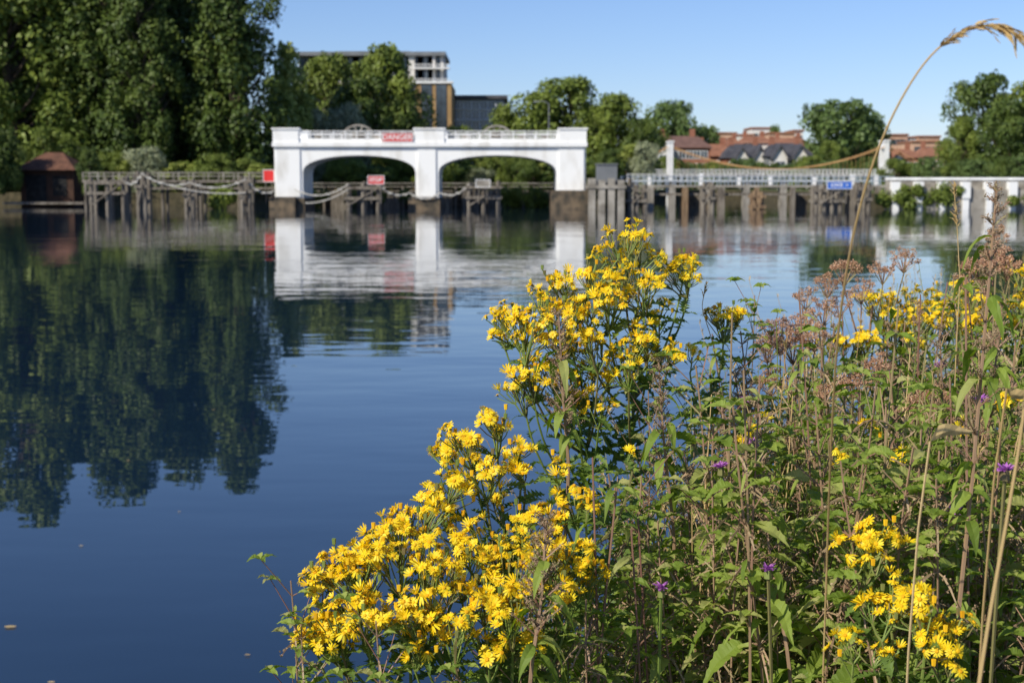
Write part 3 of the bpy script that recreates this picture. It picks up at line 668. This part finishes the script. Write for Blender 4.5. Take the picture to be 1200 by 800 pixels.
# right hand clumps
ragwort((.75,2.75,gz(0,0)),[(1030,345,2.5,28,18),(1060,342,2.45,30,18),(1092,335,2.5,32,20),(1040,362,2.4,26,12),(1080,358,2.4,30,16),(1115,350,2.4,28,14),(1000,392,2.35,22,14),(975,400,2.4,14,7),(1020,388,2.35,18,8),(1070,380,2.35,24,10)],41,10)
ragwort((1.0,2.6,gz(0,0)),[(1140,340,2.4,30,18),(1172,352,2.3,28,16),(1200,345,2.35,28,18),(1160,372,2.3,26,12),(1130,365,2.35,26,12),(1205,378,2.3,22,12),(1195,308,2.4,18,10),(1230,330,2.3,30,20)],42,10)
for i,(bxy,hs) in enumerate([((.35,1.7),[(868,508,1.6,14,4),(885,492,1.65,14,4)]),((.2,1.6),[(737,527,1.45,8,1),(655,540,1.5,12,3),(672,575,1.48,20,6),(690,580,1.46,14,4)]),((.5,1.55),[(1005,628,1.35,22,8),(1040,612,1.35,20,7),(1022,650,1.33,18,6)]),((.5,1.4),[(1050,685,1.28,30,12),(1075,700,1.26,22,7),(1095,735,1.26,28,9),(1035,705,1.28,20,7),(1118,722,1.28,22,7)]),((.42,1.4),[(990,755,1.27,18,4),(1040,760,1.27,14,3),(1108,760,1.25,24,6)]),((.62,1.8),[(1020,500,1.6,12,3),(985,530,1.6,12,3),(1185,465,1.6,14,4),(1060,530,1.55,12,3),(1130,500,1.6,10,2)])]):
    ragwort((bxy[0],bxy[1],gz(0,0)),hs,50+i,8)
# ------------------------------------------------------------------ nettles
TIP=[]
def nettle_mesh(seed,H=1.15):
    rng=np.random.default_rng(seed); mb=MB(); lean=rng.normal(0,.03,2)
    n=22; t=np.linspace(0,1,n); P=np.zeros((n,3)); P[:,2]=t*H; P[:,0]=lean[0]*t**2+.012*np.sin(t*9+seed)*t; P[:,1]=lean[1]*t**2+.012*np.cos(t*8+seed)*t
    TIP.append(P[-1,:2].copy())
    mb.tube(P,np.linspace(.0028,.0010,n),5,0)
    z=.25; k=0; big=rng.uniform(.75,1.1)
    while z<H-.004:
        f=z/H; p=np.array([np.interp(z,P[:,2],P[:,0]),np.interp(z,P[:,2],P[:,1]),z])
        s=min(1,(H-z)/.22)*.70+.30; a0=k*PI/2+rng.normal(0,.25)
        for q in range(2):
            if rng.random()<.06+(.3 if f<.4 else 0): continue
            a=a0+q*PI; el_=rng.uniform(-.2,.5)+(1-s)*.9
            d=np.array([math.cos(a),math.sin(a),el_]); pet=rng.uniform(.012,.024)*s; o=p+d/np.linalg.norm(d)*pet
            mb.tube(np.array([p,o]),[.0009,.0007],3,0)
            L=rng.uniform(.052,.082)*s*big+.003
            add_leaf(mb,o,d-np.array([0,0,.35*s]),L,L*rng.uniform(.34,.48),rng.uniform(.35,1.1)*s,NET,1,rng,.45)
        if rng.random()<.65 and s>.35:
            for q in range(rng.integers(1,3)):
                a=rng.random()*6.28; tip=p+np.array([math.cos(a),math.sin(a),1.1])*rng.uniform(.02,.045); mb.tube(np.array([p,tip]),[.0009,.0006],3,0)
                for u in range(4):
                    a2=a+u*PI/2; add_leaf(mb,tip,(math.cos(a2),math.sin(a2),.4),rng.uniform(.018,.034),.012,.5,NET,1,rng,.4)
        if f>.45 and s>.4:
            for q in range(rng.integers(1,5)):
                a=rng.random()*6.28; L=rng.uniform(.02,.05); C=[p]
                for j in range(3): C.append(C[-1]+np.array([math.cos(a)*L*.3,math.sin(a)*L*.3,-L*.12*(j+.5)]))
                mb.tube(np.array(C),[.0006,.0011,.0012,.0006],3,2)
                cp=np.array(C)[1:]; pp=np.repeat(cp,6,axis=0)+rng.normal(0,.0022,(len(cp)*6,3)); mb.cards(pp,rng.normal(size=pp.shape),.0018,rng,2)
        z+=rng.uniform(.030,.050)*(.5+.5*s); k+=1
    return mb.mesh('nettle_mesh',[NSTEM,NLEAF,CATK])
nets=[nettle_mesh(s) for s in range(10)]
def sil(px): return np.interp(px,[560,640,700,760,820,880,930,1000,1100,1200],[690,620,560,495,455,405,360,340,328,315])
rng=np.random.default_rng(123); pe=empty('nettle_patch'); cnt=0; tries=0
while cnt<360 and tries<16000:
    tries+=1; Y=1.38+3.9*rng.random()**1.4; px=rng.uniform(590,1330)
    x=X(px,Y)
    if Y>edgeY(x)-.05: continue
    H=rng.uniform(.78,1.25); top=GB+H; d=(CAMZ-top)/Y*F+217
    if d<sil(px)+rng.uniform(0,25): continue
    if px<760 and Y<1.5 and d<640: continue
    o=mkobj('nettle_plant',nets[cnt%10],pe,(x,Y,GB-.03)); s=H/1.15; o.scale=(rng.uniform(.85,1.15),rng.uniform(.85,1.15),s); o.rotation_euler=(rng.normal(0,.05),rng.normal(0,.05),rng.random()*6.28); cnt+=1
for px,py,Y in [(340,645,1.36),(352,690,1.34),(440,690,1.28),(430,775,1.3),(650,610,1.45),(480,780,1.27),(885,322,2.1),(760,430,1.75),(905,352,2.2),(1118,300,2.2),(610,760,1.35),(560,770,1.3),(690,640,1.45),(840,420,2.1),(870,400,2.1),(815,450,1.9)]:
    k=int(px)%10; p=W(px,py,Y); H=p[2]-GB; o=mkobj('nettle_plant',nets[k],pe,(p[0]-TIP[k][0]*.75,Y-TIP[k][1]*.75,GB-.03)); o.scale=(.75,.75,H/1.15)
# ------------------------------------------------------------------ hemp agrimony and other herbs
def puff(mb,c,r,n,rng,mat):
    d=rng.normal(size=(n,3)); d/=np.linalg.norm(d,axis=1)[:,None]; d[:,2]*=.8
    P=c+d*r*rng.uniform(.3,1,(n,1)); mb.cards(P,rng.normal(size=(n,3)),r*.34,rng,mat,.35)
def agrimony(heads,base,seed):
    rng=np.random.default_rng(seed); mb=MB(); base=np.array(base)
    Cs=[W(*h[:3]) for h in heads]; top=np.mean(Cs,axis=0); top[2]=max(c[2] for c in Cs)-.09
    S=bez(base,(base+top)/2+np.array([rng.normal(0,.04),0,0]),top,14); mb.tube(S,np.linspace(.004,.0018,14),6,0)
    for h,C in zip(heads,Cs):
        R=h[3]/F*h[2]; node=C-[0,0,R*1.4]; o=S[min(13,9+rng.integers(0,4))]
        if o[2]>node[2]-.02: o=S[7]
        mb.tube(bez(o,(o+node)/2+[0,0,-.02],node,5),[.0018,.0016,.0014,.0012,.001],4,0)
        nn_=int(h[4]*1.7)
        for i in range(nn_):
            q=math.sqrt((i+.5)/nn_); a=i*2.4; p=C+np.array([R*q*math.cos(a),R*q*math.sin(a),-R*.5*q*q+rng.normal(0,.005)])
            mb.tube(np.array([node,p]),[.0008,.0005],3,0); puff(mb,p,rng.uniform(.0055,.0085),34,rng,2)
    for k in range(30):
        i=rng.uniform(4,13); p=np.array([np.interp(i,np.arange(14),S[:,c]) for c in range(3)]); a=k*PI/2+rng.normal(0,.3)
        add_leaf(mb,p,(math.cos(a),math.sin(a),.3),rng.uniform(.04,.075),.018,rng.uniform(.4,1.2),LAN,1,rng)
    mb.obj('hemp_agrimony_plant',[NSTEM,NLEAF,FLUFF])
agrimony([(915,378,2.2,28,18),(940,370,2.25,22,12),(900,398,2.15,20,12),(930,395,2.2,24,14),(955,385,2.2,20,10)],(.45,2.35,GB),61)
agrimony([(1060,295,2.4,18,10),(1035,312,2.4,16,8),(990,308,2.4,20,12),(1010,335,2.35,16,8)],(.62,2.5,GB),62)
agrimony([(1150,302,2.2,26,18),(1165,288,2.25,18,10),(1135,322,2.2,16,8),(1180,305,2.2,18,10),(1170,270,2.3,14,7)],(.8,2.3,GB),63)
agrimony([(970,325,2.4,18,10),(945,342,2.4,16,8),(985,350,2.4,16,7),(965,355,2.35,20,10)],(.55,2.45,GB),64)
agrimony([(1095,455,1.9,22,12),(1120,480,1.85,18,10),(1070,470,1.9,16,8)],(.55,1.95,GB),65)
agrimony([(905,440,2.0,18,8),(880,460,2.0,14,6)],(.4,2.05,GB),66)
agrimony([(1000,440,1.9,20,10),(1030,425,1.95,18,9),(970,455,1.9,16,7)],(.48,2.0,GB),67)
def seedstalk(base,pts,seed,name='dock_plant'):
    rng=np.random.default_rng(seed); mb=MB(); P=np.array([base]+[W(*p) for p in pts]); 
    t=np.linspace(0,1,len(P)); T=np.linspace(0,1,30); Q=np.stack([np.interp(T,t,P[:,i]) for i in range(3)],axis=1)
    for _ in range(3): Q[1:-1]=(Q[:-2]+2*Q[1:-1]+Q[2:])/4
    mb.tube(Q,np.linspace(.0028,.0010,30),5,0)
    for i in range(15,30):
        for k in range(4):
            a=rng.random()*6.28; l=rng.uniform(.008,.026)*(1.2-(i-15)/18); e=Q[i]+np.array([math.cos(a)*l,math.sin(a)*l,l*.9]); mb.tube(np.array([Q[i],e]),[.0008,.0006],3,0)
            for u in (.5,.8,1.0): puff(mb,Q[i]+(e-Q[i])*u,.0042,12,rng,1)
    for k in range(20):
        p=Q[rng.integers(8,26)]; a=rng.random()*6.28; add_leaf(mb,p,(math.cos(a),math.sin(a),.1),rng.uniform(.03,.05),.012,1.2,LAN,2,rng)
    mb.obj(name,[NSTEM,CATK,NLEAF])
seedstalk((.0,1.65,GB),[(668,560,1.62),(660,470,1.62),(655,372,1.62)],71)
seedstalk((.2,1.7,GB),[(792,640,1.65),(778,520,1.65),(772,425,1.66)],72)
seedstalk((.5,1.6,GB),[(1115,800,1.3),(1140,560,1.32),(1160,320,1.34),(1168,225,1.35)],73)
seedstalk((.3,1.7,GB),[(850,800,1.5),(860,600,1.55),(845,470,1.6)],74)
seedstalk((.35,1.7,GB),[(930,800,1.4),(900,640,1.45),(890,480,1.5)],75)
seedstalk((.0,1.5,GB),[(620,800,1.3),(635,700,1.32),(640,610,1.34)],76)
rs=np.random.default_rng(17)
for i in range(12):
    px=800+i*34+rs.uniform(-12,12); Y=rs.uniform(1.7,2.3); py=sil(px)+rs.uniform(10,150); seedstalk((X(px,Y)+rs.normal(0,.04),Y,GB),[(px+rs.normal(0,12),py+170,Y),(px,py,Y)],80+i)
mb=MB(); rng=np.random.default_rng(88)
for i in range(80):
    px=rng.uniform(640,1240); Y=rng.uniform(1.4,2.6); b0=np.array([X(px,Y),Y,GB]); pt=sil(px)+rng.uniform(-20,260); tp=W(px+rng.normal(0,45),pt,Y)
    S=bez(b0,(b0+tp)/2+[rng.normal(0,.05),0,0],tp,9); mb.tube(S,np.linspace(.0026,.0010,9),5,0)
    for k in range(20):
        p=S[4]+(S[8]-S[4])*rng.random(); a=rng.random()*6.28; add_leaf(mb,p,(math.cos(a),math.sin(a),.2),rng.uniform(.022,.045),.008,rng.uniform(.5,1.3),LAN,1,rng)
mb.obj('willowherb_stems',[NSTEM,NLEAF])
mb=MB()
for i,(px,py,Y) in enumerate([(882,520,1.55),(845,548,1.5),(775,690,1.4),(900,668,1.36),(1178,552,1.2),(1150,470,1.5),(1100,430,2.0),(1120,600,1.4),(872,470,1.8)]):
    c=W(px,py,Y); b0=np.array([c[0]+rng.normal(0,.05),Y+.05,GB]); mb.tube(bez(b0,(b0+c)/2,c,6),.0016,4,0)
    for k in range(30):
        a=rng.random()*6.28; d=np.array([math.cos(a),math.sin(a),rng.uniform(.1,1.4)]); add_leaf(mb,c,d,rng.uniform(.008,.014),.003,.2,LAN,1,rng)
    mb.tube([c-[0,0,.008],c+[0,0,.001]],[.004,.003],6,0)
mb.obj('knapweed_flowers',[RSTEM,PURPLE])
# grasses
mb=MB()
for i in range(1000):
    Y=1.5+3.8*rng.random(); px=rng.uniform(740,1320); x=X(px,Y)
    if Y>edgeY(x): continue
    H=rng.uniform(.7,1.22); 
    if (CAMZ-GB-H)/Y*F+217<sil(px)-25: continue
    b0=np.array([x,Y,GB]); tp=b0+[rng.normal(0,.12),rng.normal(0,.08),H]; S=bez(b0,np.array([x,Y,GB+H*.6]),tp,8); m_=0 if rng.random()<.6 else 1
    mb.tube(S,np.linspace(.0014,.0006,8),3,m_)
    if m_==0:
        for k in range(14):
            p=S[7]-(S[7]-S[5])*rng.random(); a=rng.random()*6.28; add_leaf(mb,p,(math.cos(a)*.5,math.sin(a)*.5,1),rng.uniform(.012,.03),.003,.4,LAN,0,rng)
    for k in range(2):
        a=rng.random()*6.28; add_leaf(mb,S[rng.integers(1,5)],(math.cos(a)*.5,math.sin(a)*.5,1),rng.uniform(.15,.3),.006,rng.uniform(.3,.9),LAN,m_,rng)
mb.obj('dry_grass_tufts',[STRAW,GBLADE])
mb=MB()
for i in range(3500):
    x=rng.uniform(-2.5,7); y=rng.uniform(-1.5,9) 
    if y>edgeY(x)+.25: continue
    if abs(x)<.5 and y<1.0: continue
    a=rng.random()*6.28; add_leaf(mb,np.array([x,y,GB-.1]),(math.cos(a)*.35,math.sin(a)*.35,1),rng.uniform(.2,.5),.010,rng.uniform(.2,.9),LAN,0,rng)
mb.obj('bank_grass',[GBLADE])
def grass_arch(pts,base,r,seed,nsp=60,start=.6,name='arching_grass_stalk'):
    rng=np.random.default_rng(seed); mb=MB(); P=np.array([base]+[W(*p) for p in pts]); t=np.linspace(0,1,len(P)); T=np.linspace(0,1,60)
    Q=np.stack([np.interp(T,t,P[:,i]) for i in range(3)],axis=1)
    for _ in range(6): Q[1:-1]=(Q[:-2]+2*Q[1:-1]+Q[2:])/4
    mb.tube(Q,np.linspace(r,r*.5,60),6,0)
    for k in range(nsp):
        u=rng.uniform(start,1)*59; p=np.array([np.interp(u,np.arange(60),Q[:,i]) for i in range(3)]); i=int(min(58,u)); tg=Q[i+1]-Q[i]; tg/=np.linalg.norm(tg)
        add_leaf(mb,p,tg+rng.normal(0,.25,3)+[0,0,-.15],rng.uniform(.010,.018),.0022,.3,LAN,0,rng)
    mb.obj(name,[STRAW])
grass_arch([(968,700,1.35),(972,560,1.2),(978,440,1.1),(985,360,1.05),(1000,270,1.0),(1022,190,.97),(1050,125,.95),(1085,68,.94),(1125,35,.93),(1165,27,.92),(1200,42,.91),(1225,75,.90)],(.33,1.5,GB),.0010,5,110,.70)
grass_arch([(1140,850,.95),(1160,720,.95),(1180,610,.95),(1195,520,.95),(1203,460,.95)],(.33,.98,GB),.0017,6,8,.9,'dry_stalk')
grass_arch([(835,560,2.0),(850,470,2.0),(835,400,2.0),(822,360,2.0),(828,332,2.0)],(.3,2.0,GB),.0009,7,14,.85,'dry_stalk')
grass_arch([(1120,420,1.9),(1125,330,1.9),(1122,270,1.9),(1118,220,1.9)],(.6,1.9,GB),.0009,8,40,.75,'dry_stalk')
mb=MB(); rng=np.random.default_rng(3)
for px,py,Y,L_,dd in [(1090,517,1.15,.042,(1,.1,.45)),(1180,455,1.1,.03,(.8,.1,-.2))]:
    add_leaf(mb,W(px,py,Y),dd,L_,L_*.32,.2,LAN,0,rng,.4,1.2)
    b0=W(px,py,Y); mb.tube(bez(np.array([b0[0],Y,GB]),np.array([b0[0]-.03,Y,b0[2]-.2]),b0,8),.0009,4,0)
mb.obj('withered_leaves',[STRAW])
mb=MB()
for px,py,r in [(12,735,.022),(290,768,.010),(95,640,.010),(210,600,.008),(150,540,.011),(60,800,.012),(250,480,.012)]:
    x=(px-600)/F; y=(400-py)/F; dy=math.cos(A)+y*math.sin(A); dz=-math.sin(A)+y*math.cos(A); s=-CAMZ/dz
    a=np.linspace(0,2*PI,8)[:-1]; mb.add([(x*s+r*math.cos(q)*1.3,dy*s+r*math.sin(q)*.8,.006) for q in a],[list(range(7))])
mb.obj('floating_leaves',[STRAW])
